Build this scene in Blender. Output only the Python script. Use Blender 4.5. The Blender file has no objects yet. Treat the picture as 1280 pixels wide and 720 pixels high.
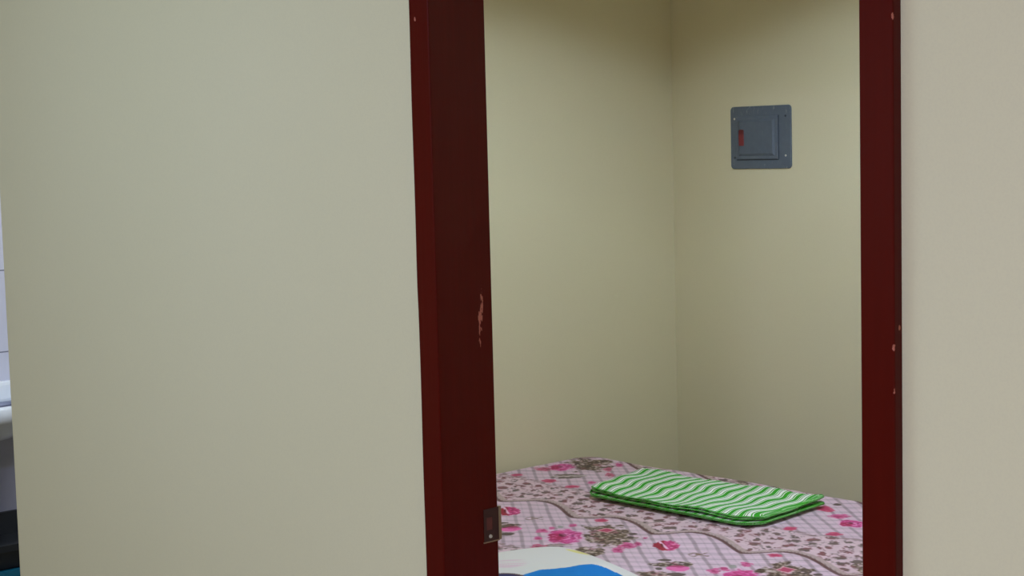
import bpy, bmesh, math, random
import numpy as np
from mathutils import Vector, Matrix

SC = bpy.context.scene
COL = SC.collection
random.seed(4)
rng = np.random.RandomState(7)

# ------------------------------------------------------------------ dimensions (metres)
OPEN_W = 0.76          # clear door opening, x = 0 .. 0.76, outer frame face at y = 0
JAMB_W = 0.0453
JAMB_T = 0.111
WALL_Y0, WALL_Y1 = 0.0152, 0.098
WALL_END = -1.529      # free end of the partition (opens to the wash area)
XL = -1.385            # bedroom left wall face
XR = 0.86
YB = 2.0555            # bedroom back wall face
CEIL = 2.50
BED_Z = 0.6396
HEAD_Z = 2.04
CAM = (1.84, -1.5017, 1.506)


# ------------------------------------------------------------------ helpers
def s2l(c):
    c = np.asarray(c, float) / 255.0
    return np.where(c <= 0.04045, c / 12.92, ((c + 0.055) / 1.055) ** 2.4)


def rgba(r, g, b):
    return tuple(float(x) for x in s2l((r, g, b))) + (1.0,)


class Nodes:
    def __init__(self, name):
        self.m = bpy.data.materials.new(name)
        self.m.use_nodes = True
        self.nt = self.m.node_tree
        self.b = self.nt.nodes['Principled BSDF']

    def n(self, t, **kw):
        x = self.nt.nodes.new(t)
        for k, v in kw.items():
            setattr(x, k, v)
        return x

    def l(self, a, b):
        self.nt.links.new(a, b)

    def mth(self, op, a, b=None, c=None, clamp=False):
        x = self.n('ShaderNodeMath', operation=op)
        x.use_clamp = clamp
        for i, v in enumerate((a, b, c)):
            if v is None:
                continue
            if isinstance(v, (int, float)):
                x.inputs[i].default_value = v
            else:
                self.l(v, x.inputs[i])
        return x.outputs[0]

    def noise(self, vec, scale, detail=3, rough=0.5):
        x = self.n('ShaderNodeTexNoise')
        x.inputs['Scale'].default_value = scale
        x.inputs['Detail'].default_value = detail
        x.inputs['Roughness'].default_value = rough
        if vec is not None:
            self.l(vec, x.inputs['Vector'])
        return x.outputs['Fac']

    def mix(self, fac, a, b):
        x = self.n('ShaderNodeMix', data_type='RGBA')
        if isinstance(fac, (int, float)):
            x.inputs[0].default_value = fac
        else:
            self.l(fac, x.inputs[0])
        for i, v in ((6, a), (7, b)):
            if isinstance(v, tuple):
                x.inputs[i].default_value = v
            else:
                self.l(v, x.inputs[i])
        return x.outputs[2]

    def bump(self, h, strength, dist=0.002):
        x = self.n('ShaderNodeBump')
        x.inputs['Strength'].default_value = strength
        x.inputs['Distance'].default_value = dist
        self.l(h, x.inputs['Height'])
        self.l(x.outputs[0], self.b.inputs['Normal'])

    def coord(self, kind='Object'):
        return self.n('ShaderNodeTexCoord').outputs[kind]

    def step(self, v, lo, hi):
        x = self.n('ShaderNodeMapRange')
        x.interpolation_type = 'SMOOTHSTEP'
        self.l(v, x.inputs[0])
        x.inputs[1].default_value = lo
        x.inputs[2].default_value = hi
        return x.outputs[0]


def simple(name, rgb, rough=0.5, metal=0.0, var=0.06, scale=30, bump=0.0, spec=0.5):
    m = Nodes(name)
    co = m.coord()
    f = m.noise(co, scale)
    c = rgba(*rgb)
    d = tuple(x * (1 - var) for x in c[:3]) + (1.0,)
    e = tuple(min(1, x * (1 + var)) for x in c[:3]) + (1.0,)
    m.l(m.mix(f, d, e), m.b.inputs['Base Color'])
    m.b.inputs['Roughness'].default_value = rough
    m.b.inputs['Metallic'].default_value = metal
    m.b.inputs['Specular IOR Level'].default_value = spec
    if bump:
        m.bump(m.noise(co, scale * 4), bump, 0.001)
    return m.m


def link(name, me, mat=None, parent=None, **props):
    o = bpy.data.objects.new(name, me)
    COL.objects.link(o)
    if mat is not None and me is not None:
        me.materials.append(mat)
    if parent is not None:
        o.parent = parent
    for k, v in props.items():
        o[k] = v
    return o


def mesh_of(bm, smooth=False):
    me = bpy.data.meshes.new('m')
    bmesh.ops.recalc_face_normals(bm, faces=bm.faces)
    bm.to_mesh(me)
    bm.free()
    if smooth:
        for p in me.polygons:
            p.use_smooth = True
    return me


def box(bm, x0, x1, y0, y1, z0, z1, bev=0.0, seg=2):
    t = bmesh.new()
    bmesh.ops.create_cube(t, size=1)
    for v in t.verts:
        v.co = Vector(((x0 + x1) / 2 + v.co.x * (x1 - x0), (y0 + y1) / 2 + v.co.y * (y1 - y0),
                       (z0 + z1) / 2 + v.co.z * (z1 - z0)))
    if bev:
        bmesh.ops.bevel(t, geom=list(t.edges), offset=bev, segments=seg, profile=0.5, affect='EDGES')
    me = bpy.data.meshes.new('t')
    t.to_mesh(me)
    t.free()
    bm.from_mesh(me)
    bpy.data.meshes.remove(me)


def box_obj(name, dims, mat, parent=None, bev=0.0, seg=2, **props):
    bm = bmesh.new()
    box(bm, *dims, bev=bev, seg=seg)
    return link(name, mesh_of(bm), mat, parent, **props)


def lathe(bm, prof, n=40, axis='z', origin=(0, 0, 0)):
    rings = []
    for r, z in prof:
        ring = []
        for i in range(n):
            a = 2 * math.pi * i / n
            p = (r * math.cos(a), r * math.sin(a), z)
            if axis == 'y':
                p = (p[0], p[2], p[1])
            if axis == 'x':
                p = (p[2], p[0], p[1])
            ring.append(bm.verts.new((p[0] + origin[0], p[1] + origin[1], p[2] + origin[2])))
        rings.append(ring)
    for a, b in zip(rings, rings[1:]):
        for i in range(n):
            bm.faces.new((a[i], a[(i + 1) % n], b[(i + 1) % n], b[i]))
    if prof[0][0] > 1e-6:
        bm.faces.new(rings[0])
    if prof[-1][0] > 1e-6:
        bm.faces.new(rings[-1])


def rounded_plate(bm, w, h, r, d, bev=0.001, ax='y'):
    """rounded rectangle in the x-z plane, front at y = -d"""
    pts = []
    for cx, cz, a0 in ((w / 2 - r, h / 2 - r, 0), (-w / 2 + r, h / 2 - r, 90), (-w / 2 + r, -h / 2 + r, 180), (w / 2 - r, -h / 2 + r, 270)):
        for k in range(7):
            a = math.radians(a0 + 15 * k)
            pts.append((cx, cz, math.cos(a), math.sin(a)))
    layers = [(0.0, 0.0), (-d + bev, 0.0), (-d, -bev)]
    rings = []
    for y, off in layers:
        rings.append([bm.verts.new((cx + (r + off) * ca, y, cz + (r + off) * sa)) for cx, cz, ca, sa in pts])
    n = len(pts)
    for a, b in zip(rings, rings[1:]):
        for i in range(n):
            bm.faces.new((a[i], a[(i + 1) % n], b[(i + 1) % n], b[i]))
    bm.faces.new(rings[-1])
    bm.faces.new(rings[0])


# ------------------------------------------------------------------ materials
def wall_paint(name, rgb):
    m = Nodes(name)
    co = m.coord()
    big = m.noise(co, 1.3, 2)
    fine = m.noise(co, 90, 3)
    c = rgba(*rgb)
    lo = (c[0] * 0.96, c[1] * 0.97, c[2] * 0.94, 1)
    hi = (min(1, c[0] * 1.03), min(1, c[1] * 1.03), min(1, c[2] * 1.05), 1)
    base = m.mix(big, lo, hi)
    sp = m.noise(co, 420, 2)
    base = m.mix(m.mth('MULTIPLY', m.step(sp, 0.35, 0.75), 0.10), base, rgba(190, 176, 150))
    m.l(base, m.b.inputs['Base Color'])
    m.b.inputs['Roughness'].default_value = 0.62
    m.b.inputs['Specular IOR Level'].default_value = 0.3
    h = m.mth('ADD', m.mth('MULTIPLY', m.noise(co, 5, 2), 1.5), m.mth('MULTIPLY', fine, 0.25))
    m.bump(h, 0.25, 0.002)
    return m.m


M_WALL = wall_paint('cream_wall_paint', (217, 206, 171))
M_CEIL = wall_paint('ceiling_paint', (200, 186, 140))


def floor_mat():
    m = Nodes('floor_tiles')
    co = m.coord()
    br = m.n('ShaderNodeTexBrick')
    br.offset = 0
    br.inputs['Scale'].default_value = 1
    br.inputs['Brick Width'].default_value = 0.4
    br.inputs['Row Height'].default_value = 0.4
    br.inputs['Mortar Size'].default_value = 0.003
    br.inputs['Color1'].default_value = rgba(170, 158, 135)
    br.inputs['Color2'].default_value = rgba(162, 150, 128)
    br.inputs['Mortar'].default_value = rgba(110, 100, 88)
    m.l(co, br.inputs['Vector'])
    m.l(br.outputs['Color'], m.b.inputs['Base Color'])
    m.b.inputs['Roughness'].default_value = 0.3
    return m.m


def tile_mat():
    m = Nodes('wash_area_tiles')
    co = m.coord()
    sep = m.n('ShaderNodeSeparateXYZ')
    m.l(co, sep.inputs[0])
    comb = m.n('ShaderNodeCombineXYZ')
    m.l(sep.outputs['Y'], comb.inputs[0])
    m.l(sep.outputs['Z'], comb.inputs[1])
    br = m.n('ShaderNodeTexBrick')
    br.offset = 0
    br.inputs['Scale'].default_value = 1
    br.inputs['Brick Width'].default_value = 0.2
    br.inputs['Row Height'].default_value = 0.238
    br.inputs['Mortar Size'].default_value = 0.002
    br.inputs['Color1'].default_value = (1, 1, 1, 1)
    br.inputs['Color2'].default_value = (0.95, 0.95, 0.95, 1)
    br.inputs['Mortar'].default_value = (0.35, 0.35, 0.38, 1)
    m.l(comb.outputs[0], br.inputs['Vector'])
    f = m.step(sep.outputs['Z'], 0.795, 0.797)
    base = m.mix(f, rgba(150, 150, 166), rgba(216, 216, 232))
    mul = m.n('ShaderNodeMix', data_type='RGBA', blend_type='MULTIPLY')
    mul.inputs[0].default_value = 1
    m.l(base, mul.inputs[6])
    m.l(br.outputs['Color'], mul.inputs[7])
    m.l(mul.outputs[2], m.b.inputs['Base Color'])
    m.b.inputs['Roughness'].default_value = 0.25
    return m.m


M_FLOOR = floor_mat()
M_TILE = tile_mat()


def frame_mat():
    """dark oxblood gloss enamel with brush marks and chips of bare wood"""
    m = Nodes('oxblood_enamel')
    co = m.coord()
    sep = m.n('ShaderNodeSeparateXYZ')
    m.l(co, sep.inputs[0])
    X, Y, Z = sep.outputs
    mp = m.n('ShaderNodeMapping')
    mp.inputs['Scale'].default_value = (60, 60, 2.5)
    m.l(co, mp.inputs[0])
    brush = m.noise(mp.outputs[0], 2.0, 4)
    base = m.mix(brush, rgba(71, 7, 2), rgba(83, 10, 4))
    # chips
    ns = m.noise(co, 150, 4, 0.65)
    mp2 = m.n('ShaderNodeMapping')
    mp2.inputs['Scale'].default_value = (1, 1, 0.35)
    m.l(co, mp2.inputs[0])
    ns2 = m.noise(mp2.outputs[0], 170, 4, 0.6)

    def patch(cx, cy, cz, rx, ry, rz):
        s = None
        for ax, c, r in ((X, cx, rx), (Y, cy, ry), (Z, cz, rz)):
            d = m.mth('DIVIDE', m.mth('SUBTRACT', ax, c), r)
            d = m.mth('MULTIPLY', d, d)
            s = d if s is None else m.mth('ADD', s, d)
        return m.mth('SUBTRACT', 1.0, s)

    # slanted scratch on the left jamb's inner face
    yc = m.mth('ADD', m.mth('MULTIPLY', m.mth('SUBTRACT', Z, 1.255), 0.07), 0.0865)
    dy = m.mth('DIVIDE', m.mth('SUBTRACT', Y, yc), 0.0052)
    dz = m.mth('DIVIDE', m.mth('SUBTRACT', Z, 1.252), 0.062)
    dx = m.mth('DIVIDE', X, 0.01)
    q = m.mth('ADD', m.mth('ADD', m.mth('MULTIPLY', dy, dy), m.mth('MULTIPLY', dz, dz)), m.mth('MULTIPLY', dx, dx))
    s1 = m.step(m.mth('ADD', m.mth('MULTIPLY', m.mth('SUBTRACT', 1.0, q), 0.20), ns2), 0.64, 0.68)
    s1 = m.mth('MULTIPLY', s1, m.step(m.mth('SUBTRACT', 1.0, q), 0.0, 0.2))
    fac = s1
    for args in ((0.807, 0, 1.640, .004, .006, .006), (0.8052, 0, 1.272, .0032, .004, .006), (0.8052, 0, 1.225, .0022, .003, .007),
                 (0.8052, 0.01, 1.295, .002, .003, .004), (-0.0453, 0, 1.655, .003, .005, .030), (-0.030, 0, 1.700, .003, .003, .004)):
        pt = patch(*args)
        s = m.mth('MULTIPLY', m.step(m.mth('ADD', m.mth('MULTIPLY', pt, 0.25), ns), 0.62, 0.70), m.step(pt, 0.0, 0.3))
        fac = m.mth('MAXIMUM', fac, s)
    m.l(m.mix(fac, base, rgba(176, 104, 86)), m.b.inputs['Base Color'])
    m.b.inputs['Roughness'].default_value = 0.30
    m.b.inputs['Specular IOR Level'].default_value = 0.11
    m.bump(m.mth('SUBTRACT', m.mth('MULTIPLY', brush, 0.5), m.mth('MULTIPLY', fac, 0.8)), 0.35, 0.0012)
    return m.m


M_FRAME = frame_mat()
M_METAL = simple('aged_brown_metal', (58, 24, 18), 0.5, 0.2, 0.2, 60)
M_METALB = simple('pale_beige_metal', (150, 128, 100), 0.45, 0.5, 0.1, 60)
M_SCREW = simple('screw_metal', (215, 208, 195), 0.35, 0.6)
M_HOLE = simple('raw_wood_in_mortise', (96, 46, 38), 0.8, 0, 0.2, 80)

# ------------------------------------------------------------------ the setting
ST = dict(kind='structure')
# partition with the doorway
bm = bmesh.new()
hx0, hx1 = -JAMB_W + 0.004, OPEN_W + JAMB_W - 0.004
htop = HEAD_Z + JAMB_W - 0.004
box(bm, WALL_END, hx0, WALL_Y0, WALL_Y1, 0, CEIL)
# round the free end of the partition
ed = [e for e in bm.edges if all(abs(v.co.x - WALL_END) < 1e-5 and abs(v.co.y - WALL_Y0) < 1e-5 for v in e.verts)]
bmesh.ops.bevel(bm, geom=ed, offset=0.018, segments=6, profile=0.5, affect='EDGES')
box(bm, hx1, 2.60, WALL_Y0, WALL_Y1, 0, CEIL)
box(bm, hx0, hx1, WALL_Y0, WALL_Y1, htop, CEIL)
wf = link('wall_front', mesh_of(bm), M_WALL, None, **ST)
box_obj('wall_left', (WALL_END + 0.001, XL, WALL_Y1, YB + 0.12, 0, CEIL), M_WALL, **ST)
box_obj('wall_back', (XL, XR + 0.1, YB, YB + 0.12, 0, CEIL), M_WALL, **ST)
box_obj('wall_right', (XR, XR + 0.1, WALL_Y1, YB, 0, CEIL), M_WALL, **ST)
box_obj('wall_hall_right', (2.60, 2.72, -3.3, WALL_Y1, 0, CEIL), M_WALL, **ST)
box_obj('wall_hall_left', (-3.02, -2.90, -3.3, -0.6, 0, CEIL), M_WALL, **ST)
box_obj('wall_wash_left', (-2.72, -2.60, -0.6, YB + 0.12, 0, CEIL), M_TILE, **ST)
box_obj('wall_wash_front', (-3.02, -2.72, -0.72, -0.6, 0, CEIL), M_TILE, **ST)
box_obj('wall_wash_back', (-2.60, WALL_END + 0.001, YB, YB + 0.12, 0, CEIL), M_TILE, **ST)
box_obj('floor', (-3.02, 2.72, -3.42, YB + 0.12, -0.1, 0), M_FLOOR, **ST)
box_obj('ceiling', (-3.02, 2.72, -3.42, YB + 0.12, CEIL, CEIL + 0.1), M_CEIL, **ST)

# hall wall behind the photographer, with an unseen window added for light
wx0, wx1, wz0, wz1 = -2.1, -0.5, 0.95, 2.1
bm = bmesh.new()
box(bm, -3.02, wx0, -3.42, -3.3, 0, CEIL)
box(bm, wx1, 2.72, -3.42, -3.3, 0, CEIL)
box(bm, wx0, wx1, -3.42, -3.3, 0, wz0)
box(bm, wx0, wx1, -3.42, -3.3, wz1, CEIL)
link('wall_hall_back', mesh_of(bm), M_WALL, None, **ST)
M_WINF = simple('window_frame_paint', (215, 213, 205), 0.5)
win = link('added_window_1', None, None, None, kind='structure')
bm = bmesh.new()
for a in ((wx0, wx0 + .05, wz0, wz1), (wx1 - .05, wx1, wz0, wz1), (wx0, wx1, wz0, wz0 + .05), (wx0, wx1, wz1 - .05, wz1),
          ((wx0 + wx1) / 2 - .025, (wx0 + wx1) / 2 + .025, wz0, wz1)):
    box(bm, a[0], a[1], -3.39, -3.34, a[2], a[3])
link('window_frame', mesh_of(bm), M_WINF, win)
g = Nodes('window_glass')
g.b.inputs['Transmission Weight'].default_value = 1
g.b.inputs['Roughness'].default_value = 0.02
g.b.inputs['IOR'].default_value = 1.01
box_obj('window_glass', (wx0 + .05, wx1 - .05, -3.367, -3.363, wz0 + .05, wz1 - .05), g.m, win)

# door frame
door = link('door_1', None, None, None, kind='structure')
door.location = (0, 0, 0)


def jamb_mesh(x0, x1, lo_edge):
    """upright with slightly rounded arrises and a faintly uneven, over-painted edge"""
    bm = bmesh.new()
    box(bm, x0, x1, 0, JAMB_T, 0, HEAD_Z + JAMB_W)
    ed = [e for e in bm.edges if abs(e.verts[0].co.z - e.verts[1].co.z) > 1]
    bmesh.ops.bevel(bm, geom=ed, offset=0.0022, segments=3, profile=0.5, affect='EDGES')
    zs = [e for e in bm.edges if abs(e.verts[0].co.z - e.verts[1].co.z) > 1]
    bmesh.ops.subdivide_edges(bm, edges=zs, cuts=60, use_grid_fill=True)
    for v in bm.verts:
        z = v.co.z
        if lo_edge and v.co.x < x0 + 0.003:
            # a shallow knock in the outer arris just below mid height
            k = 1 / (1 + math.exp((z - 1.29) / 0.006))
            v.co.x += 0.0012 * k + 0.0004 * math.sin(z * 23)
    return mesh_of(bm)


jl = link('jamb', jamb_mesh(-JAMB_W, 0.0, True), M_FRAME, door)
jr = link('jamb', jamb_mesh(OPEN_W, OPEN_W + JAMB_W, False), M_FRAME, door)
box_obj('door_head', (0, OPEN_W, 0.0, JAMB_T, HEAD_Z, HEAD_Z + JAMB_W), M_FRAME, door, bev=0.002)

# strike plate let into the left jamb
bm = bmesh.new()
sy0, sy1, sz0, sz1 = 0.081, JAMB_T + 0.0016, 0.9004, 0.9520
hy0, hy1, hz0, hz1 = 0.0865, 0.0985, 0.9185, 0.9385
for a in ((sy0, sy1, sz0, hz0), (sy0, sy1, hz1, sz1), (sy0, hy0, hz0, hz1), (hy1, sy1, hz0, hz1)):
    box(bm, -0.0005, 0.0012, a[0], a[1], a[2], a[3])
plate = link('strike_plate', mesh_of(bm), M_METAL, jl, label='aged metal strike plate with latch hole and one screw')
# paler lower edge, curled lip, hole, screw
bm = bmesh.new()
box(bm, 0.0, 0.0017, sy0 - .001, sy1, sz0 - 0.0012, sz0 + 0.0006)
box(bm, -0.004, 0.0022, JAMB_T + 0.0002, JAMB_T + 0.0052, sz0, sz1 + 0.001, bev=0.0006)
# join the bright edge and lip into the plate as a second material slot
tmp = mesh_of(bm)
b2 = bmesh.new()
b2.from_mesh(plate.data)
n0 = len(b2.faces)
b2.from_mesh(tmp)
b2.faces.ensure_lookup_table()
for f in b2.faces[n0:]:
    f.material_index = 1
# mortise behind the latch hole
n1 = len(b2.faces)
box(b2, 0.0003, 0.0006, hy0, hy1, hz0, hz1)
b2.faces.ensure_lookup_table()
for f in b2.faces[n1:]:
    f.material_index = 2
n2 = len(b2.faces)
t = bmesh.new()
lathe(t, [(0.0, 0.0022), (0.0011, 0.0022), (0.0013, 0.0030), (0.0024, 0.0030), (0.0031, 0.0012)], 20, 'x', (0, 0.0935, 0.9085))
tm = mesh_of(t)
b2.from_mesh(tm)
b2.faces.ensure_lookup_table()
for f in b2.faces[n2:]:
    f.material_index = 3
b2.to_mesh(plate.data)
b2.free()
for mm in (M_METALB, M_HOLE, M_SCREW):
    plate.data.materials.append(mm)


# ------------------------------------------------------------------ electrical panel on the back wall
def panel_mat(name, rgb):
    m = Nodes(name)
    co = m.coord()
    f = m.noise(co, 60, 4, 0.6)
    c = rgba(*rgb)
    base = m.mix(f, tuple(x * .85 for x in c[:3]) + (1,), tuple(x * 1.15 for x in c[:3]) + (1,))
    mp = m.n('ShaderNodeMapping')
    mp.inputs['Scale'].default_value = (60, 60, 18)
    m.l(co, mp.inputs[0])
    sm = m.noise(mp.outputs[0], 1.5, 4, 0.7)
    sep = m.n('ShaderNodeSeparateXYZ')
    m.l(co, sep.inputs[0])
    az = m.mth('ABSOLUTE', sep.outputs['Z'])
    edge = m.step(az, 0.058, 0.082)
    fac = m.mth('MULTIPLY', m.step(sm, 0.56, 0.72), m.mth('ADD', m.mth('MULTIPLY', edge, 0.5), 0.06))
    m.l(m.mix(fac, base, rgba(176, 176, 168)), m.b.inputs['Base Color'])
    m.b.inputs['Roughness'].default_value = 0.5
    m.bump(f, 0.15, 0.001)
    return m.m


M_PANEL = panel_mat('blue_grey_panel_paint', (88, 97, 108))
PX, PZ = -1.0505, 1.5185
pan = link('electrical_panel', None, None, None,
           label='square blue-grey metal electrical panel with a red mark set in the bedroom back wall', category='electrical panel')
pan.location = (PX, YB, PZ)
bm = bmesh.new()
rounded_plate(bm, 0.2165, 0.1765, 0.011, 0.0045, 0.0015)
link('cover', mesh_of(bm), M_PANEL, pan)
bm = bmesh.new()
# raised door: bevelled tray
w, h = 0.150, 0.122
ox, oz = -0.010, 0.000


def ring(bm, hw, hh, y, cx=0, cz=0):
    return [bm.verts.new((cx + sx * hw, y, cz + sz * hh)) for sx, sz in ((-1, -1), (1, -1), (1, 1), (-1, 1))]


R = [ring(bm, w / 2, h / 2, -0.0035, ox, oz), ring(bm, w / 2, h / 2, -0.0075, ox, oz), ring(bm, w / 2 - .002, h / 2 - .002, -0.0085, ox, oz),
     ring(bm, w / 2 - .010, h / 2 - .009, -0.0088, ox, oz), ring(bm, w / 2 - .016, h / 2 - .016, -0.0125, ox, oz)]
for a, b in zip(R, R[1:]):
    for i in range(4):
        bm.faces.new((a[i], a[(i + 1) % 4], b[(i + 1) % 4], b[i]))
bm.faces.new(R[-1])
bm.faces.new(R[0])
pdoor = link('panel_door', mesh_of(bm), M_PANEL, pan)
# dark strips painted as shade in the gap right of and below the door
M_DK = simple('gap_shade_dark_screw', (48, 54, 64), 0.7)
bm = bmesh.new()
for a in ((w / 2 + ox - .001, w / 2 + ox + .0015, -h / 2, h / 2), (-w / 2 + ox, w / 2 + ox, -h / 2 - .003, -h / 2 + .001)):
    box(bm, a[0], a[1], -0.0054, -0.004, a[2], a[3])
link('gap_shade', mesh_of(bm), M_DK, pan)
m = Nodes('red_latch_paint')
co = m.coord()
sep = m.n('ShaderNodeSeparateXYZ')
m.l(co, sep.inputs[0])
k = m.step(m.mth('ADD', sep.outputs['Z'], m.mth('MULTIPLY', m.noise(co, 160, 2), 0.01)), 0.008, 0.02)
m.l(m.mix(k, rgba(122, 42, 44), rgba(92, 14, 18)), m.b.inputs['Base Color'])
m.b.inputs['Roughness'].default_value = 0.5
bm = bmesh.new()
t = bmesh.new()
rounded_plate(t, 0.019, 0.046, 0.004, 0.004, 0.001)
link('latch', mesh_of(t), m.m, pdoor, label='red latch at the left of the panel door').location = (-0.062, -0.0098, 0.0)
bm.free()
for sx, sz, mt in ((-0.0925, 0.054, M_SCREW), (0.090, 0.058, M_DK), (0.090, -0.052, M_SCREW), (-0.0925, -0.056, M_DK)):
    t = bmesh.new()
    lathe(t, [(0.0032, 0.0), (0.0032, -0.001), (0.0018, -0.0022), (0.0, -0.0022)], 16, 'y')
    o = link('screw', mesh_of(t), mt, pan)
    o.location = (sx, -0.0045, sz)


# ------------------------------------------------------------------ bed
BX0, BX1, BY0, BY1 = -1.372, 0.60, 0.22, 1.664
M_WOOD = simple('bed_frame_wood', (86, 52, 34), 0.45, 0, 0.2, 12)
M_MATT = simple('mattress_ticking', (196, 190, 178), 0.8)
bed = link('bed', None, None, None, label='bed under the pink floral sheet in the small bedroom beyond the doorway', category='bed')
bed.location = ((BX0 + BX1) / 2, (BY0 + BY1) / 2, 0)
ox, oy = bed.location.x, bed.location.y
hx, hy = (BX1 - BX0) / 2, (BY1 - BY0) / 2
bm = bmesh.new()
box(bm, -hx + .03, hx - .03, -hy + .03, hy - .03, 0.27, 0.30)
box(bm, -hx + .03, hx - .03, -hy + .02, -hy + .05, 0.20, 0.33, bev=.004)
box(bm, -hx + .03, hx - .03, hy - .05, hy - .02, 0.20, 0.33, bev=.004)
box(bm, -hx + .02, -hx + .05, -hy + .02, hy - .02, 0.20, 0.33, bev=.004)
box(bm, hx - .05, hx - .02, -hy + .02, hy - .02, 0.20, 0.33, bev=.004)
link('bed_frame', mesh_of(bm), M_WOOD, bed)
for sx in (-1, 1):
    for sy in (-1, 1):
        o = box_obj('leg', (-.03, .03, -.03, .03, 0, 0.20), M_WOOD, bed, bev=.004)
        o.location = (sx * (hx - .08), sy * (hy - .08), 0)
box_obj('mattress', (-hx + .012, hx - .012, -hy + .012, hy - .012, 0.335, BED_Z - .010), M_MATT, bed, bev=0.035, seg=4)


# ---- print of the sheet --------------------------------------------------
def vnoise(x, y, seed=0):
    xi = np.floor(x).astype(np.int64)
    yi = np.floor(y).astype(np.int64)
    xf, yf = x - xi, y - yi
    xf = xf * xf * (3 - 2 * xf)
    yf = yf * yf * (3 - 2 * yf)

    def h(a, b):
        n = (a * 374761393 + b * 668265263 + seed * 974634777) & 0xFFFFFFFF
        n = ((n ^ (n >> 13)) * 1274126177) & 0xFFFFFFFF
        return ((n ^ (n >> 16)) & 0xFFFF) / 65535.0
    a = h(xi, yi) * (1 - xf) + h(xi + 1, yi) * xf
    b = h(xi, yi + 1) * (1 - xf) + h(xi + 1, yi + 1) * xf
    return a * (1 - yf) + b * yf


def fbm(x, y, s, seed=0, o=3):
    t = 0
    a = 0.5
    for i in range(o):
        t = t + a * vnoise(x * s, y * s, seed + i * 17)
        s *= 2.05
        a *= 0.5
    return t / (1 - 0.5 ** o)


def sst(v, lo, hi):
    t = np.clip((v - lo) / (hi - lo), 0, 1)
    return t * t * (3 - 2 * t)


RA = np.array([.669, .743])
RB = np.array([-.743, .669])
BAND = [
    ('bigrose', -0.699, 0.920, 0.0411, 0.0700), ('bloom', -0.775, 0.923, 0.0146, 0.0229), ('bloom', -0.728, 0.865, 0.0107, 0.0220),
    ('bloom', -0.775, 0.953, 0.0110, 0.0193), ('bloom', -0.762, 1.006, 0.0129, 0.0196), ('redbloom', -0.676, 0.816, 0.0210, 0.0211),
    ('leaf', -0.650, 0.858, 0.0315, 0.0141), ('greyleaf', -0.772, 0.976, 0.0092, 0.0155), ('foliage', -0.641, 0.993, 0.0410, 0.0909),
    ('tulip', -0.677, 1.030, 0.0163, 0.0229), ('ring', -0.638, 1.050, 0.0081, 0.0167), ('darkleaf', -0.607, 1.043, 0.0107, 0.0119),
    ('darkleaf', -0.588, 1.015, 0.0089, 0.0124), ('redbud', -0.763, 1.101, 0.0168, 0.0203), ('bloom', -0.541, 0.957, 0.0225, 0.0282),
    ('bloom', -0.534, 0.982, 0.0104, 0.0213), ('bloom', -0.528, 0.913, 0.0154, 0.0276), ('bloom', -0.559, 1.031, 0.0053, 0.0087),
    ('foliage', -0.559, 0.866, 0.0240, 0.0343), ('rose', -0.476, 1.011, 0.0293, 0.0480), ('twig', -0.376, 1.001, 0.0235, 0.0201),
    ('darkleaf', -0.398, 0.918, 0.0166, 0.0104), ('foliage', -0.365, 0.901, 0.0329, 0.0192), ('pinkrose', -0.333, 0.888, 0.0261, 0.0302),
    ('darkleaf', -0.302, 0.849, 0.0193, 0.0158), ('foliage', -0.334, 0.820, 0.0225, 0.0305), ('darkleaf', -0.357, 0.857, 0.0082, 0.0125)]
TOP = [
    ('foliage', -1.243, 1.533, 0.0460, 0.0732), ('foliage', -1.240, 1.595, 0.0177, 0.0227),
    ('redbloom', -1.286, 1.417, 0.0305, 0.0284), ('bigrose', -1.274, 1.463, 0.0350, 0.0499),
    ('leaf', -1.177, 1.393, 0.0467, 0.0313), ('redbud', -1.288, 1.310, 0.0193, 0.0158), ('redbud', -1.169, 1.318, 0.0210, 0.0223),
    ('redbud', -1.075, 1.309, 0.0226, 0.0176), ('bloom', -1.073, 1.376, 0.0125, 0.0200), ('redbloom', -1.163, 1.530, 0.0130, 0.0326),
    ('redbloom', -1.108, 1.480, 0.0127, 0.0315), ('bloom', -1.178, 1.589, 0.0131, 0.0334), ('redbud', -0.438, 1.521, 0.0223, 0.0338),
    ('bloom', -0.368, 1.485, 0.0291, 0.0244), ('bigrose', -0.305, 1.447, 0.0303, 0.0392), ('redbud', -0.376, 1.311, 0.0195, 0.0197),
    ('redbud', -0.273, 1.333, 0.0208, 0.0192), ('darkleaf', -0.443, 1.574, 0.0113, 0.0129), ('darkleaf', -0.822, 1.608, 0.0122, 0.0149),
    ('foliage', -0.766, 1.604, 0.0181, 0.0243), ('bloom', -0.707, 1.605, 0.0100, 0.0191), ('darkleaf', -0.612, 1.601, 0.0156, 0.0184),
    ('foliage', -0.045, 1.135, 0.016, 0.05)]


def wave(x):
    t = ((x + .826) / .2555) % 1.0
    return np.interp(t, [0, .06, .12, .18, .24, .33, .46, .57, .67, .78, .88, .95, 1.0],
                     [1.071, 1.080, 1.100, 1.124, 1.138, 1.144, 1.139, 1.128, 1.115, 1.098, 1.084, 1.075, 1.071])


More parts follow.
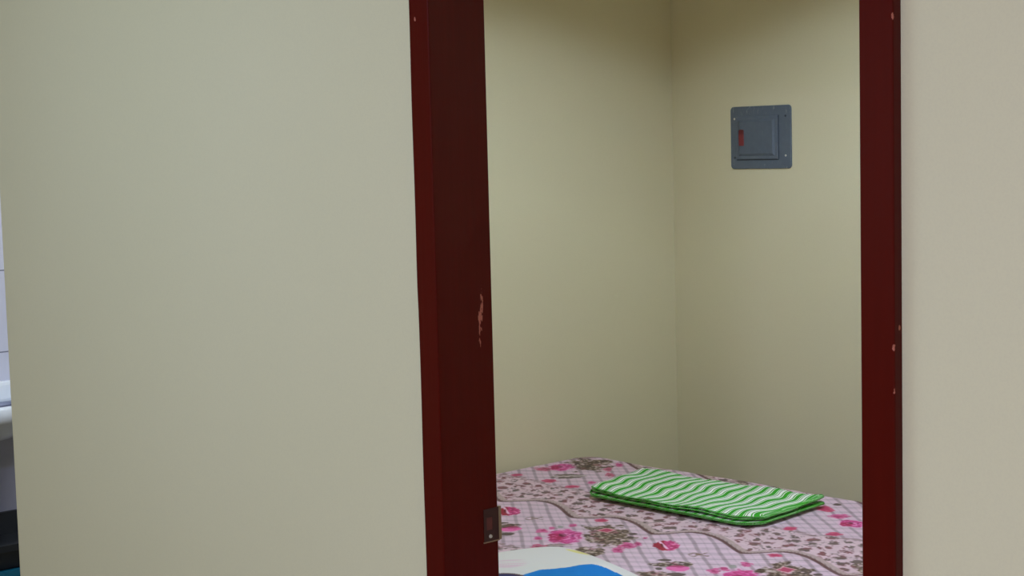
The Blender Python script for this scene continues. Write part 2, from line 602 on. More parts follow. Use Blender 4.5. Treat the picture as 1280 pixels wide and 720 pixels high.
def sheet_colour(X, Y):
    n = X.size
    col = np.zeros((n, 3))
    mott = fbm(X, Y, 60, 3)[:, None]
    col[:] = np.array([224, 193, 205])
    col += (mott - .5) * 16
    warp = (fbm(X, Y, 9, 5) - .5) * .010

    def lines(c, sp, wd):
        d = np.abs(((c / sp) % 1.0) - 0.5) * sp
        return 1 - sst(d, wd * .4, wd)
    cA = Y + .80 * X + warp
    cB = Y - .80 * X + warp
    br = .55 + .45 * fbm(X, Y, 40, 9)
    la = lines(cA - .237 + .026, .0525, .0075) * br
    lb = lines(cB - 1.363 + .026, .0525, .0062) * br
    la2 = lines(cA - .237, .0525, .003) * .25
    lb2 = lines(cB - 1.363, .02625, .0026) * .28
    gl = np.clip(la * .62 + lb * .5 + la2 * .6 + lb2, 0, .8)[:, None]
    col = col * (1 - gl) + np.array([138, 116, 118]) * gl

    # sprigged zone between a scalloped line and a softer straight edge
    yb = np.mod(Y - 1.0, .505) + 1.0
    wv = wave(X)
    up = 1.292 + (fbm(X, Y, 30, 31) - .5) * .03
    up = up + np.clip(X + .33, 0, 1) * .25
    zone = sst(yb, wv - .0008, wv + .0008) * (1 - sst(yb, up - .006, up + .006))
    z = np.array([218, 186, 192]) + (mott - .5) * 20
    gx, gy = X / .046, yb / .040
    row = np.floor(gy)
    gx = gx + .5 * np.mod(row, 2) + (vnoise(row, row * 0, 77) - .5) * .3
    cellx = np.floor(gx)
    jx = (vnoise(cellx, row, 41) - .5) * .25
    jy = (vnoise(cellx, row, 43) - .5) * .25
    p = (gx - cellx - .5 - jx) * .046
    q = (gy - row - .5 - jy) * .040
    a = p * RA[0] + q * RA[1]
    b = p * RB[0] + q * RB[1]
    ua = (X * RA[0] + Y * RA[1])
    ub = (X * RB[0] + Y * RB[1])
    rr = np.sqrt((a / .0165) ** 2 + (b / .0165) ** 2)
    tex = fbm(ua, ub * .62, 105, 51, 2)
    spr = (1 - sst(rr, .8, 1.15)) * sst(tex + (1 - np.clip(rr, 0, 1)) * .22, .50, .60)
    dots = sst(fbm(ua, ub * .55, 120, 52, 2), .62, .72) * .4
    m_ = np.clip(spr * .9 + dots, 0, .95)[:, None]
    tint = fbm(X, Y, 35, 53)[:, None]
    tint = sst(tint, .35, .65)
    sc = np.array([128, 70, 72]) * tint + np.array([98, 78, 70]) * (1 - tint)
    z = z * (1 - m_) + sc * m_
    # ribbon inside the scallop
    slope = (wave(X + .004) - wave(X - .004)) / .008
    wr = .020 * np.sqrt(1 + slope ** 2)
    rib = (1 - sst(yb - wv, wr * .85, wr * 1.05))[:, None]
    dash = sst(np.sin((X + yb) * 2 * np.pi / .010), .2, .8) * (1 - sst(np.abs(yb - wv - .006), .002, .005))
    rc = np.array([186, 158, 152]) + (mott - .5) * 26
    rc = rc * (1 - dash[:, None] * .25)
    z = z * (1 - rib) + rc * rib
    col = col * (1 - zone[:, None]) + z * zone[:, None]
    ln = (1 - sst(np.abs(yb - wv + .001), .0040, .0070)) * (.7 + .3 * fbm(X, Y, 120, 61))
    ln = ln[:, None]
    col = col * (1 - ln) + np.array([88, 48, 44]) * ln
    # soft mottled edge at the top of the zone
    ue = (1 - sst(np.abs(yb - up), .006, .016)) * sst(fbm(X, Y, 70, 63), .42, .6) * .7
    ue = ue[:, None]
    col = col * (1 - ue) + np.array([150, 118, 118]) * ue

    P = 0.5105
    lst = []
    for k, x, y, hw, hh in BAND:
        for i in range(-3, 4):
            for dy in (0, -.505):
                lst.append((k, x + P * i, y + dy, hw, hh))
    order = {'foliage': 0, 'leaf': 1, 'greyleaf': 1, 'twig': 1}
    lst.sort(key=lambda t: order.get(t[0], 2))
    lst += TOP
    nz1 = fbm(X, Y, 75, 71)
    nz2 = fbm(X, Y, 140, 72, 2)
    nz3 = fbm(X, Y, 45, 73)
    for k, x, y, hw, hh in lst:
        if k == 'foliage':
            hw, hh = hw * 1.22, hh * 1.12
        R_ = max(hw, hh) * 1.9
        idx = np.nonzero((np.abs(X - x) < R_) & (np.abs(Y - y) < R_))[0]
        if idx.size == 0:
            continue
        dx, dy = X[idx] - x, Y[idx] - y
        p = (dx * RA[0] + dy * RA[1]) / hw
        q = (dx * RB[0] + dy * RB[1]) / hh
        n1, n2, n3 = nz1[idx], nz2[idx], nz3[idx]
        r = np.sqrt(p * p + q * q)
        c = col[idx]

        def put(alpha, rgb):
            nonlocal c
            al = np.clip(alpha, 0, 1)[:, None]
            c = c * (1 - al) + np.asarray(rgb, float) * al
        if k == 'bigrose':
            rn = r + (n1 - .5) * .55
            ins = 1 - sst(rn, .86, .98)
            put((1 - sst(rn, 1.0, 1.25)) * .45, (236, 168, 204))
            put(ins, (208, 66, 134))
            put(ins * (1 - sst(p + (n3 - .5) * .8, -.35, .15)) * (1 - sst(q, .1, .6)), (176, 22, 78))
            put(ins * (1 - sst(q + (n1 - .5) * .5, -.75, -.3)), (214, 84, 150))
            th = np.arctan2(q + .1, p - .25)
            sw = sst(np.sin(th * 2 + r * 9 + n1 * 5), .35, .8) * sst(p, -.35, .1) * (1 - sst(r, .7, .9))
            put(ins * sw * .75, (240, 168, 206))
            put(1 - sst(np.hypot((p + .12) / .20, (q - .15) / .22) + (n2 - .5), .8, 1.1), (104, 10, 40))
            put((1 - sst(np.hypot((p - .42) / .10, (q - .05) / .12) + (n2 - .5), .8, 1.1)) * .8, (134, 20, 84))
            put(ins * sst(n2, .60, .70) * .5, (150, 20, 70))
            put(ins * (1 - sst(n2, .28, .38)) * .55, (236, 140, 186))
        elif k == 'rose':
            rn = r + (n2 - .5) * .35
            ins = 1 - sst(rn, .88, .98)
            put(ins, (200, 56, 116))
            put(ins * (1 - sst(p + (n1 - .5) * .3, -.1, .0)), (158, 22, 46))
            put(ins * (1 - sst(np.abs(p + .18 + q * .28), .07, .15)) * sst(q, -.7, -.5), (238, 192, 212))
            put(ins * (1 - sst(np.hypot((p + .32) / .1, (q - .05) / .4), .8, 1.1)), (110, 12, 24))
            put(ins * sst(p, .05, .2) * sst(n2, .58, .68) * .8, (240, 150, 186))
            put(ins * sst(p, .6, .9) * .5, (226, 110, 156))
            put(ins * sst(p, .0, .1) * (1 - sst(n2, .30, .40)) * .7, (150, 20, 70))
        elif k == 'pinkrose':
            rn = np.sqrt(p * p + (q * 1.15) ** 2) + (n1 - .5) * .35
            ins = 1 - sst(rn, .85, .98)
            put(ins, (232, 108, 168))
            put(ins * sst(q, .25, .5), (158, 42, 82))
            put(ins * sst(n1, .55, .68) * .6, (200, 60, 120))
        elif k == 'bloom':
            a1 = (1 - sst(r + (n1 - .5) * 1.3, .75, 1.05)) * sst(n2, .30, .50)
            put(a1 * .85, (214, 88, 142))
            put((1 - sst(r + (n2 - .5) * 1.5, .30, .55)) * .8, (178, 34, 92))
        elif k == 'redbloom':
            a1 = (1 - sst(r + (n1 - .5) * 1.2, .75, 1.05)) * sst(n2, .36, .52)
            put(a1 * .85, (196, 82, 112))
            put((1 - sst(r + (n2 - .5) * 1.4, .30, .55)) * .7, (140, 40, 64))
        elif k == 'redbud':
            a1 = (1 - sst(r + (n1 - .5) * .9, .75, 1.0))
            put(a1 * .9, (206, 78, 112))
            put((1 - sst(r + (n2 - .5) * .9, .4, .7)) * .7, (186, 40, 82))
        elif k == 'tulip':
            a1 = (1 - sst(np.abs(q) + np.abs(p) * .8 + (n2 - .5) * .4, .72, .92))
            put((1 - sst(np.abs(q) + np.abs(p) * .8, 1.0, 1.3)) * .8, (234, 176, 182))
            put(a1, (190, 66, 100))
        elif k == 'foliage':
            inside = 1 - sst(r + (n3 - .5) * 1.3, .85, 1.12)
            put(inside * sst(n1, .24, .40) * .92, (150, 124, 108))
            put(inside * sst(n1, .46, .56) * .95, (104, 82, 60))
            put(inside * sst(n2, .50, .62) * .9, (74, 54, 40))
            put(inside * (1 - sst(n2, .26, .38)) * .8, (206, 186, 176))
            put(inside * sst(nz3[idx], .60, .70) * .45, (150, 62, 82))
        elif k == 'leaf':
            a1 = 1 - sst(r + (n1 - .5) * .8, .75, 1.0)
            put(a1 * .95, (112, 92, 80))
            put(a1 * (1 - sst(np.abs(q + (n1 - .5) * .6), .10, .30)), (208, 190, 182))
        elif k == 'greyleaf':
            put((1 - sst(r + (n1 - .5) * .8, .75, 1.0)) * .8, (146, 144, 132))
        elif k == 'darkleaf':
            put(1 - sst(r + (n1 - .5) * .6, .75, 1.0), (94, 74, 66))
        elif k == 'ring':
            put((1 - sst(np.abs(r - .75) + (n2 - .5) * .2, .22, .36)), (92, 70, 60))
        elif k == 'twig':
            l1 = 1 - sst(np.abs(q - .35 + .25 * np.sin(p * 5)), .12, .26)
            l2 = 1 - sst(np.abs(q + .45 - .25 * np.sin(p * 5 + 1)), .12, .26)
            put(np.maximum(l1, l2) * (1 - sst(np.abs(p), .8, 1.0)) * (.5 + .5 * sst(n2, .4, .6)), (124, 96, 80))
            put((1 - sst(np.hypot(p / .35, q / .5), .7, 1.0)) * sst(n2, .4, .55), (136, 104, 84))
        col[idx] = c
    return s2l(np.clip(col, 4, 250))


def make_sheet():
    fine = 0.0019
    xs = np.concatenate([np.arange(BX0 - .36, BX0 - .02, .02), np.arange(BX0 - .02, 0.03, fine), np.arange(0.04, BX1 + .36, .016)])
    ys = np.concatenate([np.arange(BY0 - .36, 0.55, .016), np.arange(0.55, BY1 + .03, fine), np.arange(BY1 + .04, BY1 + .36, .02)])
    PX_, PY_ = np.meshgrid(xs, ys)
    Rr, r = .085, .040
    qx = np.clip(PX_, BX0 + Rr, BX1 - Rr)
    qy = np.clip(PY_, BY0 + Rr, BY1 - Rr)
    dx, dy = PX_ - qx, PY_ - qy
    L = np.hypot(dx, dy)
    ux, uy = dx / np.maximum(L, 1e-9), dy / np.maximum(L, 1e-9)
    t = np.clip(L - (Rr - r), 0, None)
    ang = np.clip(t / r, 0, math.pi / 2)
    hor = np.minimum(L, Rr - r) + r * np.sin(ang)
    drop = r * (1 - np.cos(ang)) + np.clip(t - r * math.pi / 2, 0, None)
    GX = qx + ux * hor
    GY = qy + uy * hor
    GZ = BED_Z - drop
    und = (fbm(GX.ravel(), GY.ravel(), 2.6, 91, 2) - .5).reshape(GX.shape) * .010 + \
          (fbm(GX.ravel(), GY.ravel(), 9, 92, 2) - .5).reshape(GX.shape) * .0025
    topm = np.exp(-(drop / .03) ** 2)
    GZ = GZ + und * topm
    # slight swags in the hanging sides
    hang = np.clip(drop - .05, 0, .3)
    GX = GX + ux * 0.010 * np.sin(GY * 31) * hang / .3
    GY = GY + uy * 0.010 * np.sin(GX * 29) * hang / .3
    # keep clear of the side wall
    GX = np.maximum(GX, XL + .003)
    # trim hanging length
    keep = drop < .31
    ny, nx = GX.shape
    vid = -np.ones(ny * nx, dtype=np.int64)
    i, j = np.meshgrid(np.arange(ny - 1), np.arange(nx - 1), indexing='ij')
    a = (i * nx + j).ravel()
    quads = np.stack([a, a + 1, a + nx + 1, a + nx], 1)
    kf = keep.ravel()
    quads = quads[kf[quads].all(1)]
    used = np.unique(quads)
    vid[used] = np.arange(used.size)
    quads = vid[quads]
    co = np.stack([GX.ravel(), GY.ravel(), GZ.ravel()], 1)[used]
    cx, cy = (BX0 + BX1) / 2, (BY0 + BY1) / 2
    loc = np.array([cx, cy, 0])
    me = bpy.data.meshes.new('bed_sheet')
    me.vertices.add(len(co))
    me.vertices.foreach_set('co', (co - loc).astype(np.float32).ravel())
    me.loops.add(quads.size)
    me.loops.foreach_set('vertex_index', quads.astype(np.int32).ravel())
    me.polygons.add(len(quads))
    me.polygons.foreach_set('loop_start', (np.arange(len(quads)) * 4).astype(np.int32))
    me.polygons.foreach_set('use_smooth', np.ones(len(quads), dtype=bool))
    me.update(calc_edges=True)
    c = sheet_colour(PX_.ravel()[used], PY_.ravel()[used])
    at = me.color_attributes.new('print', 'FLOAT_COLOR', 'POINT')
    at.data.foreach_set('color', np.concatenate([c, np.ones((len(c), 1))], 1).astype(np.float32).ravel())
    m = Nodes('floral_cotton')
    ca = m.n('ShaderNodeAttribute', attribute_name='print')
    m.l(ca.outputs['Color'], m.b.inputs['Base Color'])
    m.b.inputs['Roughness'].default_value = 0.85
    m.b.inputs['Specular IOR Level'].default_value = 0.2
    m.b.inputs['Sheen Weight'].default_value = 0.1
    m.bump(m.noise(m.coord(), 14, 3), 0.25, 0.006)
    o = link('bed_sheet', me, m.m, None, label='pink floral bed sheet with plaid ground, roses and scalloped leafy bands spread over the bed',
             category='bed sheet')
    o.location = loc
    return o


make_sheet()


# ------------------------------------------------------------------ folded striped towel
def stripe_mat():
    m = Nodes('green_white_stripe_cotton')
    uv = m.n('ShaderNodeUVMap', uv_map='UVMap').outputs[0]
    sep = m.n('ShaderNodeSeparateXYZ')
    m.l(uv, sep.inputs[0])
    U, V = sep.outputs[0], sep.outputs[1]
    # printed stripes with a gentle zigzag
    ph = m.mth('ADD', m.mth('MULTIPLY', V, 26.0), m.mth('MULTIPLY', U, 9.0))
    wob = m.mth('MULTIPLY', m.mth('SINE', ph), 0.0078)
    ph2 = m.mth('ADD', m.mth('MULTIPLY', V, 61.0), m.mth('MULTIPLY', U, -13.0))
    wob = m.mth('ADD', wob, m.mth('MULTIPLY', m.mth('SINE', ph2), 0.0045))
    t = m.mth('FRACT', m.mth('DIVIDE', m.mth('ADD', U, wob), 0.0335))
    cr = m.n('ShaderNodeValToRGB')
    m.l(t, cr.inputs[0])
    G = rgba(60, 164, 38)
    W = rgba(244, 240, 234)
    G2 = rgba(84, 172, 60)
    D = rgba(112, 148, 96)
    el = cr.color_ramp.elements
    stops = [(0.0, G), (.31, G), (.34, W), (.38, W), (.41, G2), (.48, G2), (.51, W), (.69, W), (.72, D), (.76, D), (.785, W), (.85, W), (.87, G2), (.93, G2), (.95, W), (.975, W), (1.0, G)]
    el[0].position, el[0].color = stops[0]
    el[1].position, el[1].color = stops[-1]
    for p, c in stops[1:-1]:
        e = el.new(p)
        e.color = c
    at = m.n('ShaderNodeAttribute', attribute_name='hem')
    hem = m.step(at.outputs['Fac'], .3, .7)
    hs = m.n('ShaderNodeSeparateXYZ')
    m.l(m.coord(), hs.inputs[0])
    hl = m.step(m.mth('SINE', m.mth('MULTIPLY', hs.outputs[2], 2100.0)), .55, .85)
    hc = m.mix(m.mth('MULTIPLY', hl, .6), rgba(66, 160, 44), rgba(170, 214, 150))
    m.l(m.mix(m.mth('MULTIPLY', hem, .9), cr.outputs[0], hc), m.b.inputs['Base Color'])
    m.b.inputs['Roughness'].default_value = 0.9
    m.b.inputs['Specular IOR Level'].default_value = 0.15
    m.bump(m.noise(m.coord(), 260, 2), 0.3, 0.001)
    return m.m


def make_towel():
    # near-left, far-left, far-right, near-right corners on the sheet
    NL, FL, FR, NR = [np.array(p) for p in ((-0.938, 1.231), (-1.004, 1.496), (-0.451, 1.528), (-0.428, 1.241))]
    base = BED_Z + .0085
    Ln = 0.565
    # serpentine path: (u along the long side, height, arc length)
    hs = [0.0, 0.0040, 0.0120, 0.0165]
    path = []
    s = 0.0
    ends_r = [0.985, 0.985, 1.0, 1.0]
    N = 44

    def add(u, w):
        nonlocal s
        if path:
            s += math.hypot((u - path[-1][0]) * Ln, w - path[-1][1])
        path.append((u, w, s))
    dirs = [1, -1, 1, -1]
    lims = [(0.0, 1.003), (0.006, 1.003), (0.006, 0.996), (0.0, 0.996)]
    for li in range(4):
        lo, hi = lims[li]
        us = np.linspace(lo, hi, N)
        if dirs[li] < 0:
            us = us[::-1]
        for u in us:
            add(float(u), hs[li])
        if li < 3:
            h0, h1 = hs[li], hs[li + 1]
            rr = (h1 - h0) / 2
            ue = us[-1]
            sg = dirs[li]
            bulge = rr * 1.5 + (.004 if li == 2 else .001)
            for k in range(1, 6):
                a = math.pi * k / 6
                add(float(ue + sg * bulge * math.sin(a) / Ln), h0 + rr * (1 - math.cos(a)))
    nv = 34
    co, uvs, faces, hems = [], [], [], []
    for (u, w, sa) in path:
        k = w / hs[-1]
        for j in range(nv + 1):
            v = j / nv
            vin = 0.010 * math.sin(u * 7 + k * 2.4) * k
            vv = v + (vin if v < .5 else 0) * (1 - 2 * v if v < .5 else 0) - (0.03 * (1 - abs(k - .3))) * (1 - v) * (0.6 if k < .4 else 0)
            vv = vv + (1 - v) ** 2 * (.13 * max(0.0, (u - .90) / .10) ** 2 + .05 * max(0.0, (.05 - u) / .05) ** 2)
            P = (NL * (1 - u) + NR * u) * (1 - vv) + (FL * (1 - u) + FR * u) * vv
            # gentle creases, soft lift near the middle, thinner towards the far edge
            z = base + w * (0.92 + 0.10 * math.sin(u * 9 + 1) * k)
            z += .0016 * k * (math.sin(u * 21 + v * 5) + .6 * math.sin(v * 14 - u * 8))
            if k > .95:
                z += .0006 * math.sin(u * 55 + v * 9) + .0008
            # the near right and far right corners of the upper fold curl up a little
            z += .0055 * k * max(0, (u - .9) / .1) * (v ** 2)
            z -= .0015 * (1 - v) * (1 - k) * 0
            co.append((P[0], P[1], z))
            uvs.append((sa + .0075, v * .27))
            hems.append(max(min(1.0, max(0.0, (u - .990) / .008)), 1.0 if v < .012 else 0.0))
    for i in range(len(path) - 1):
        for j in range(nv):
            a = i * (nv + 1) + j
            faces.append((a, a + 1, a + nv + 2, a + nv + 1))
    c0 = np.mean(np.array(co), 0)
    c0[2] = base
    me = bpy.data.meshes.new('towel')
    me.from_pydata([tuple(np.array(p) - c0) for p in co], [], faces)
    ha = me.attributes.new('hem', 'FLOAT', 'POINT')
    ha.data.foreach_set('value', np.array(hems, np.float32))
    uvl = me.uv_layers.new(name='UVMap')
    for lp in me.loops:
        uvl.data[lp.index].uv = uvs[lp.vertex_index]
    for p in me.polygons:
        p.use_smooth = True
    o = link('folded_towel', me, stripe_mat(), None, label='green and white striped cotton cloth folded flat on the pink floral bed sheet',
             category='cloth')
    o.location = tuple(c0)
    md = o.modifiers.new('thick', 'SOLIDIFY')
    md.thickness = 0.0026
    md.offset = 0
    return o


make_towel()


# ------------------------------------------------------------------ pillow
def make_pillow():
    ang = math.radians(-15.5)
    e1 = np.array([math.cos(ang), math.sin(ang)])
    e2 = np.array([math.sin(ang), -math.cos(ang)])        # towards the door
    L, W, H = 0.56, 0.38, 0.094
    corner = np.array([-0.530, 0.752])
    ctr = corner + e1 * L / 2 + e2 * W / 2
    n1, n2 = 220, 160
    co, faces, cols = [], [], []

    def f(s, t):
        return max(0.0, (1 - abs(s) ** 2.2)) ** .55 * max(0.0, (1 - abs(t) ** 3.2)) ** .5
    verts = []
    for side in (1, -1):
        for i in range(n1 + 1):
            s = -1 + 2 * i / n1
            for j in range(n2 + 1):
                t = -1 + 2 * j / n2
                # pinched sides, rounded corners
                rs = s * (1 - .05 * (1 - t * t) * abs(s) ** 6)
                rt = t * (1 - .06 * (1 - s * s) * abs(t) ** 6)
                k = math.hypot(max(0, abs(s) - .82), max(0, abs(t) - .75))
                p = ctr + e1 * rs * L / 2 + e2 * rt * W / 2
                z = f(s, t) * H / 2
                z = z * (1.0 if side > 0 else .62)
                z += side * .001
                verts.append((p[0], p[1], side * z))
    arr = np.array(verts)
    zmin = arr[:, 2].min()
    n = (n1 + 1) * (n2 + 1)
    for sd in (0, 1):
        for i in range(n1):
            for j in range(n2):
                a = sd * n + i * (n2 + 1) + j
                q = (a, a + 1, a + n2 + 2, a + n2 + 1)
                faces.append(q if sd == 0 else q[::-1])
    # seam
    b = []
    for i in range(n1 + 1):
        b.append(i * (n2 + 1))
    for j in range(1, n2 + 1):
        b.append(n1 * (n2 + 1) + j)
    for i in range(n1 - 1, -1, -1):
        b.append(i * (n2 + 1) + n2)
    for j in range(n2 - 1, 0, -1):
        b.append(j)
    for k in range(len(b)):
        a, c = b[k], b[(k + 1) % len(b)]
        faces.append((a, c, c + n, a + n))
    loc = np.array([ctr[0], ctr[1], BED_Z + .006 - zmin])
    me = bpy.data.meshes.new('pillow')
    me.from_pydata([tuple(v - np.array([ctr[0], ctr[1], 0])) for v in arr], [], faces)
    for p in me.polygons:
        p.use_smooth = True
    # printed blocks: local coordinates s along e1, t along e2 (metres from the far left corner)
    d = arr[:, :2] - corner
    S = d @ e1
    T = d @ e2
    base = np.tile(np.array([222., 214., 206.]), (len(arr), 1))

    def put(a, c):
        nonlocal base
        a = np.clip(a, 0, 1)[:, None]
        base = base * (1 - a) + np.array(c, float) * a
    put((1 - sst(np.hypot((S - .160) / .040, (T - .052) / .018), .7, 1.1)) * .9, (226, 212, 128))
    st = fbm(S + T * .6, T * 5 + S * 9, 26, 15)
    put((1 - sst(np.hypot((S - .205) / .040, (T - .225) / .04), .6, 1.05)) * sst(st, .38, .52) * .6, (222, 168, 190))
    sb = np.interp(T, [.072, .080, .084, .092, .1174, .146, .178, .199, .226, .246, .40],
                   [.50, .325, .303, .290, .289, .2945, .290, .283, .292, .298, .305])
    put(sst(S - sb, -.001, .001), (22, 118, 190))
    rd = np.hypot(S - .312, T - .303)
    put(1 - sst(rd, .060, .0615), (96, 70, 68))
    put(1 - sst(rd, .053, .055), (54, 52, 92))
    at = me.color_attributes.new('print', 'FLOAT_COLOR', 'POINT')
    at.data.foreach_set('color', np.concatenate([s2l(base), np.ones((len(arr), 1))], 1).astype(np.float32).ravel())
    m = Nodes('printed_pillow_cotton')
    ca = m.n('ShaderNodeAttribute', attribute_name='print')
    m.l(ca.outputs['Color'], m.b.inputs['Base Color'])
    m.b.inputs['Roughness'].default_value = 0.85
    m.b.inputs['Specular IOR Level'].default_value = 0.2
    m.bump(m.noise(m.coord(), 12, 3), 0.3, 0.006)
    o = link('pillow', me, m.m, None, label='white pillow with a large blue print lying on the near side of the bed', category='pillow')
    o.location = tuple(loc)
    return o


make_pillow()

# ------------------------------------------------------------------ wash area at the far left
M_CER = simple('white_ceramic', (232, 236, 242), 0.15, 0, 0.02)
M_CHROME = simple('chrome', (200, 202, 205), 0.15, 1.0, 0.03)
bas = link('wash_basin', None, None, None, label='white ceramic wash basin on the wash area wall past the partition end', category='basin')
bas.location = (-2.6, 0.30, 0.0)
bm = bmesh.new()
# half-oval bowl lofted in rings
prof = [(0.08, 0.722), (0.14, 0.727), (0.19, 0.742), (0.225, 0.768), (0.245, 0.80), (0.258, 0.806), (0.262, 0.815), (0.262, 0.842), (0.255, 0.850), (0.235, 0.845), (0.215, 0.80), (0.17, 0.765), (0.06, 0.75)]
rings = []
for r, z in prof:
    rg = []
    for i in range(33):
        a = -math.pi / 2 + math.pi * i / 32
        rg.append(bm.verts.new((0.001 + max(0, r * 1.45 * math.cos(a)), r * math.sin(a), z)))
    rings.append(rg)
for a, b in zip(rings, rings[1:]):
    for i in range(32):
        bm.faces.new((a[i], a[i + 1], b[i + 1], b[i]))
bm.faces.new(rings[0])
bm.faces.new(rings[-1])
link('bowl', mesh_of(bm, True), M_CER, bas)
box_obj('splashback', (0.0, 0.035, -0.24, 0.24, 0.81, 0.87), M_CER, bas, bev=.01)
bm = bmesh.new()
lathe(bm, [(0.016, 0.85), (0.014, 0.92), (0.0, 0.925)], 20, 'z', (0.07, 0, 0))
box(bm, 0.06, 0.16, -.009, .009, 0.905, 0.922, bev=.004)
link('tap', mesh_of(bm), M_CHROME, bas)

M_BLK = simple('black_plastic', (22, 25, 30), 0.5)
M_TEAL = simple('teal_plastic', (0, 92, 118), 0.4)


def tub(name, cx, cy, lx, ly, z0, z1, mat, label, cat, lip=.012, taper=.9, hand=True):
    root = link(name, None, None, None, label=label, category=cat)
    root.location = (cx, cy, z0)
    bm = bmesh.new()
    h = z1 - z0

    def rr(hx, hy, z, r=.03):
        out = []
        for sx, sy, a0 in ((1, 1, 0), (-1, 1, 90), (-1, -1, 180), (1, -1, 270)):
            for k in range(5):
                a = math.radians(a0 + 22.5 * k)
                out.append(bm.verts.new((sx * (hx - r) + r * math.cos(a), sy * (hy - r) + r * math.sin(a), z)))
        return out
    hx, hy = lx / 2, ly / 2
    L_ = [rr(hx * taper, hy * taper, 0), rr(hx - lip, hy - lip, h - .02), rr(hx, hy, h - .018), rr(hx, hy, h), rr(hx - lip - .003, hy - lip - .003, h),
          rr(hx * taper - .006, hy * taper - .006, .006)]
    for a, b in zip(L_, L_[1:]):
        n = len(a)
        for i in range(n):
            bm.faces.new((a[i], a[(i + 1) % n], b[(i + 1) % n], b[i]))
    bm.faces.new(L_[0])
    bm.faces.new(L_[-1])
    link('body', mesh_of(bm), mat, root)
    if hand:
        for sy in (-1, 1):
            b = bmesh.new()
            box(b, -.05, .05, sy * (hy - .004) - .006, sy * (hy - .004) + .008, h - .045, h - .03, bev=.003)
            link('handle', mesh_of(b), mat, root)
    return root


tub('storage_tub', -2.33, 0.30, 0.40, 0.44, 0.0, 0.432, M_TEAL, 'teal plastic tub on the wash area floor under the black tray', 'tub')
tub('plastic_tray', -2.33, 0.30, 0.40, 0.44, 0.4325, 0.500, M_BLK, 'black plastic tray stacked on top of the teal tub below the wash basin', 'tray')

# ------------------------------------------------------------------ lamps (all above the frame, the hall ones added)
LX, LY = -0.06, 0.92


def emis(name, rgb, s):
    m = Nodes(name)
    m.b.inputs['Base Color'].default_value = rgb + (1,)
    m.b.inputs['Emission Color'].default_value = rgb + (1,)
    m.b.inputs['Emission Strength'].default_value = s
    return m.m


M_SHADE = simple('lamp_shade_enamel', (210, 208, 198), 0.4)
lamp = link('ceiling_lamp', None, None, None, label='round ceiling lamp with a shallow metal shade in the bedroom centre', category='lamp')
lamp.location = (LX, LY, CEIL)
bm = bmesh.new()
lathe(bm, [(0.05, 0.0), (0.05, -0.015), (0.02, -0.02), (0.0, -0.02)], 32)
link('ceiling_rose', mesh_of(bm, False), M_SHADE, lamp)
bm = bmesh.new()
lathe(bm, [(0.03, -0.022), (0.085, -0.030), (0.118, -0.062), (0.140, -0.138), (0.1385, -0.138), (0.116, -0.064), (0.084, -0.032), (0.03, -0.024)], 48)
link('lamp_shade', mesh_of(bm, True), M_SHADE, lamp)
bm = bmesh.new()
lathe(bm, [(0.0, -0.076), (0.010, -0.073), (0.0155, -0.064), (0.0155, -0.050), (0.010, -0.036), (0.009, -0.018)], 24)
link('bulb', mesh_of(bm, True), emis('bulb_glow', (1.0, 0.97, 0.88), 6), lamp)
ld = bpy.data.lights.new('bedroom_light', 'POINT')
ld.energy = 125
ld.color = (0.64, 0.80, 1.0)
ld.shadow_soft_size = 0.026
lo = bpy.data.objects.new('bedroom_light', ld)
COL.objects.link(lo)
lo.location = (LX, LY, CEIL - 0.062)

# unseen tube fitting, added to light the hall walls
tx, ty = -0.78, -1.15
tube = link('added_hall_tube', None, None, None, label='added white tube fitting on the hall ceiling, out of view, to light the hall wall', category='lamp')
tube.location = (tx, ty, CEIL)
box_obj('housing', (-0.62, 0.62, -.035, .035, -0.05, 0), M_SHADE, tube, bev=.006)
bm = bmesh.new()
lathe(bm, [(0.0, -0.6), (0.013, -0.598), (0.013, 0.598), (0.0, 0.6)], 16, 'x', (0, 0, -0.066))
link('tube', mesh_of(bm, False), emis('tube_glow', (0.95, 1.0, 0.97), 2.5), tube)
ld = bpy.data.lights.new('hall_fill', 'AREA')
ld.shape = 'RECTANGLE'
ld.size = 1.2
ld.size_y = 0.06
ld.energy = 20
ld.color = (0.50, 0.71, 1.0)
lo = bpy.data.objects.new('hall_fill', ld)
COL.objects.link(lo)
lo.location = (tx, ty, CEIL - 0.085)

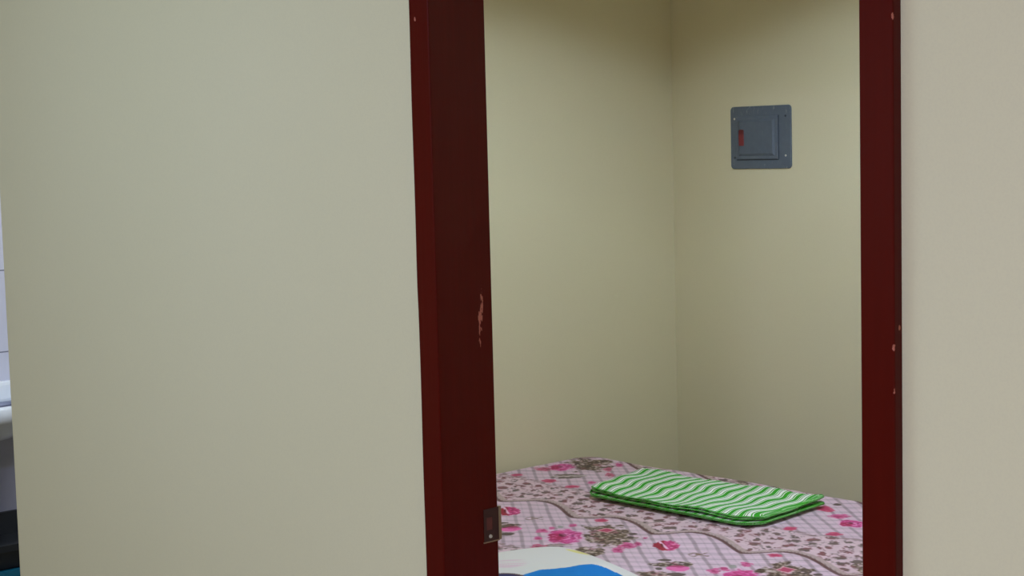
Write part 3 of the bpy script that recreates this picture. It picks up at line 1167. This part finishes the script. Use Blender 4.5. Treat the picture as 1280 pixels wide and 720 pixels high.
tube2 = link('added_ceiling_light', None, None, None, label='added round opal ceiling light, out of view, to brighten the right of the hall wall', category='lamp')
tube2.location = (1.2, -1.95, CEIL)  # unseen fitting, put in to brighten the right of the hall wall
bm = bmesh.new()
lathe(bm, [(0.13, 0.0), (0.13, -0.03), (0.12, -0.035), (0.0, -0.036)], 40)
link('base', mesh_of(bm, False), M_SHADE, tube2)
bm = bmesh.new()
lathe(bm, [(0.115, -0.036), (0.10, -0.055), (0.06, -0.070), (0.0, -0.075)], 40)
link('diffuser', mesh_of(bm, True), emis('opal_diffuser', (1.0, 0.9, 0.8), 3), tube2)
ld = bpy.data.lights.new('hall_end_fill', 'AREA')
ld.shape = 'DISK'
ld.size = 0.22
ld.energy = 62
ld.color = (0.59, 0.66, 1.0)
lo = bpy.data.objects.new('hall_end_fill', ld)
COL.objects.link(lo)
lo.location = (1.2, -1.95, CEIL - 0.085)

# added fill lights, at the hall window and over the wash area
ld = bpy.data.lights.new('window_fill', 'AREA')
ld.shape = 'RECTANGLE'
ld.size = 1.5
ld.size_y = 1.05
ld.energy = 2.2
ld.color = (1.0, 0.85, 0.6)
lo = bpy.data.objects.new('window_fill', ld)
COL.objects.link(lo)
lo.location = ((wx0 + wx1) / 2, -3.29, (wz0 + wz1) / 2)
lo.rotation_euler = (math.radians(90), 0, 0)
ld = bpy.data.lights.new('wash_area_fill', 'AREA')  # added lamp with no fitting, brightens the basin and tiles
ld.shape = 'RECTANGLE'
ld.size = 0.4
ld.size_y = 0.4
ld.energy = 16
ld.color = (0.78, 0.88, 1.0)
lo = bpy.data.objects.new('wash_area_fill', ld)
COL.objects.link(lo)
lo.location = (-1.85, 0.95, CEIL - .03)

w = bpy.data.worlds.new('World')
SC.world = w
w.use_nodes = True
bg = w.node_tree.nodes['Background']
bg.inputs[0].default_value = (0.75, 0.88, 1.0, 1)
bg.inputs[1].default_value = 0.8

# ------------------------------------------------------------------ camera
yaw, pit, rol = [math.radians(a) for a in (48.0446, 4.993, -1.4594)]
fwd = Vector((-math.sin(yaw) * math.cos(pit), math.cos(yaw) * math.cos(pit), -math.sin(pit)))
right = Vector((math.cos(yaw), math.sin(yaw), 0))
up = right.cross(fwd)
r2 = right * math.cos(rol) + up * math.sin(rol)
u2 = -right * math.sin(rol) + up * math.cos(rol)
cd = bpy.data.cameras.new('camera')
cd.sensor_width = 36
cd.lens = 2000 * 36 / 1280
cd.clip_start = 0.05
cam = bpy.data.objects.new('camera', cd)
COL.objects.link(cam)
M = Matrix((r2, u2, -fwd)).transposed().to_4x4()
M.translation = Vector(CAM)
cam.matrix_world = M
SC.camera = cam

vs = SC.view_settings
vs.view_transform = 'Standard'
vs.look = 'None'
vs.exposure = 0.0
vs.gamma = 1.0
vs.use_curve_mapping = False
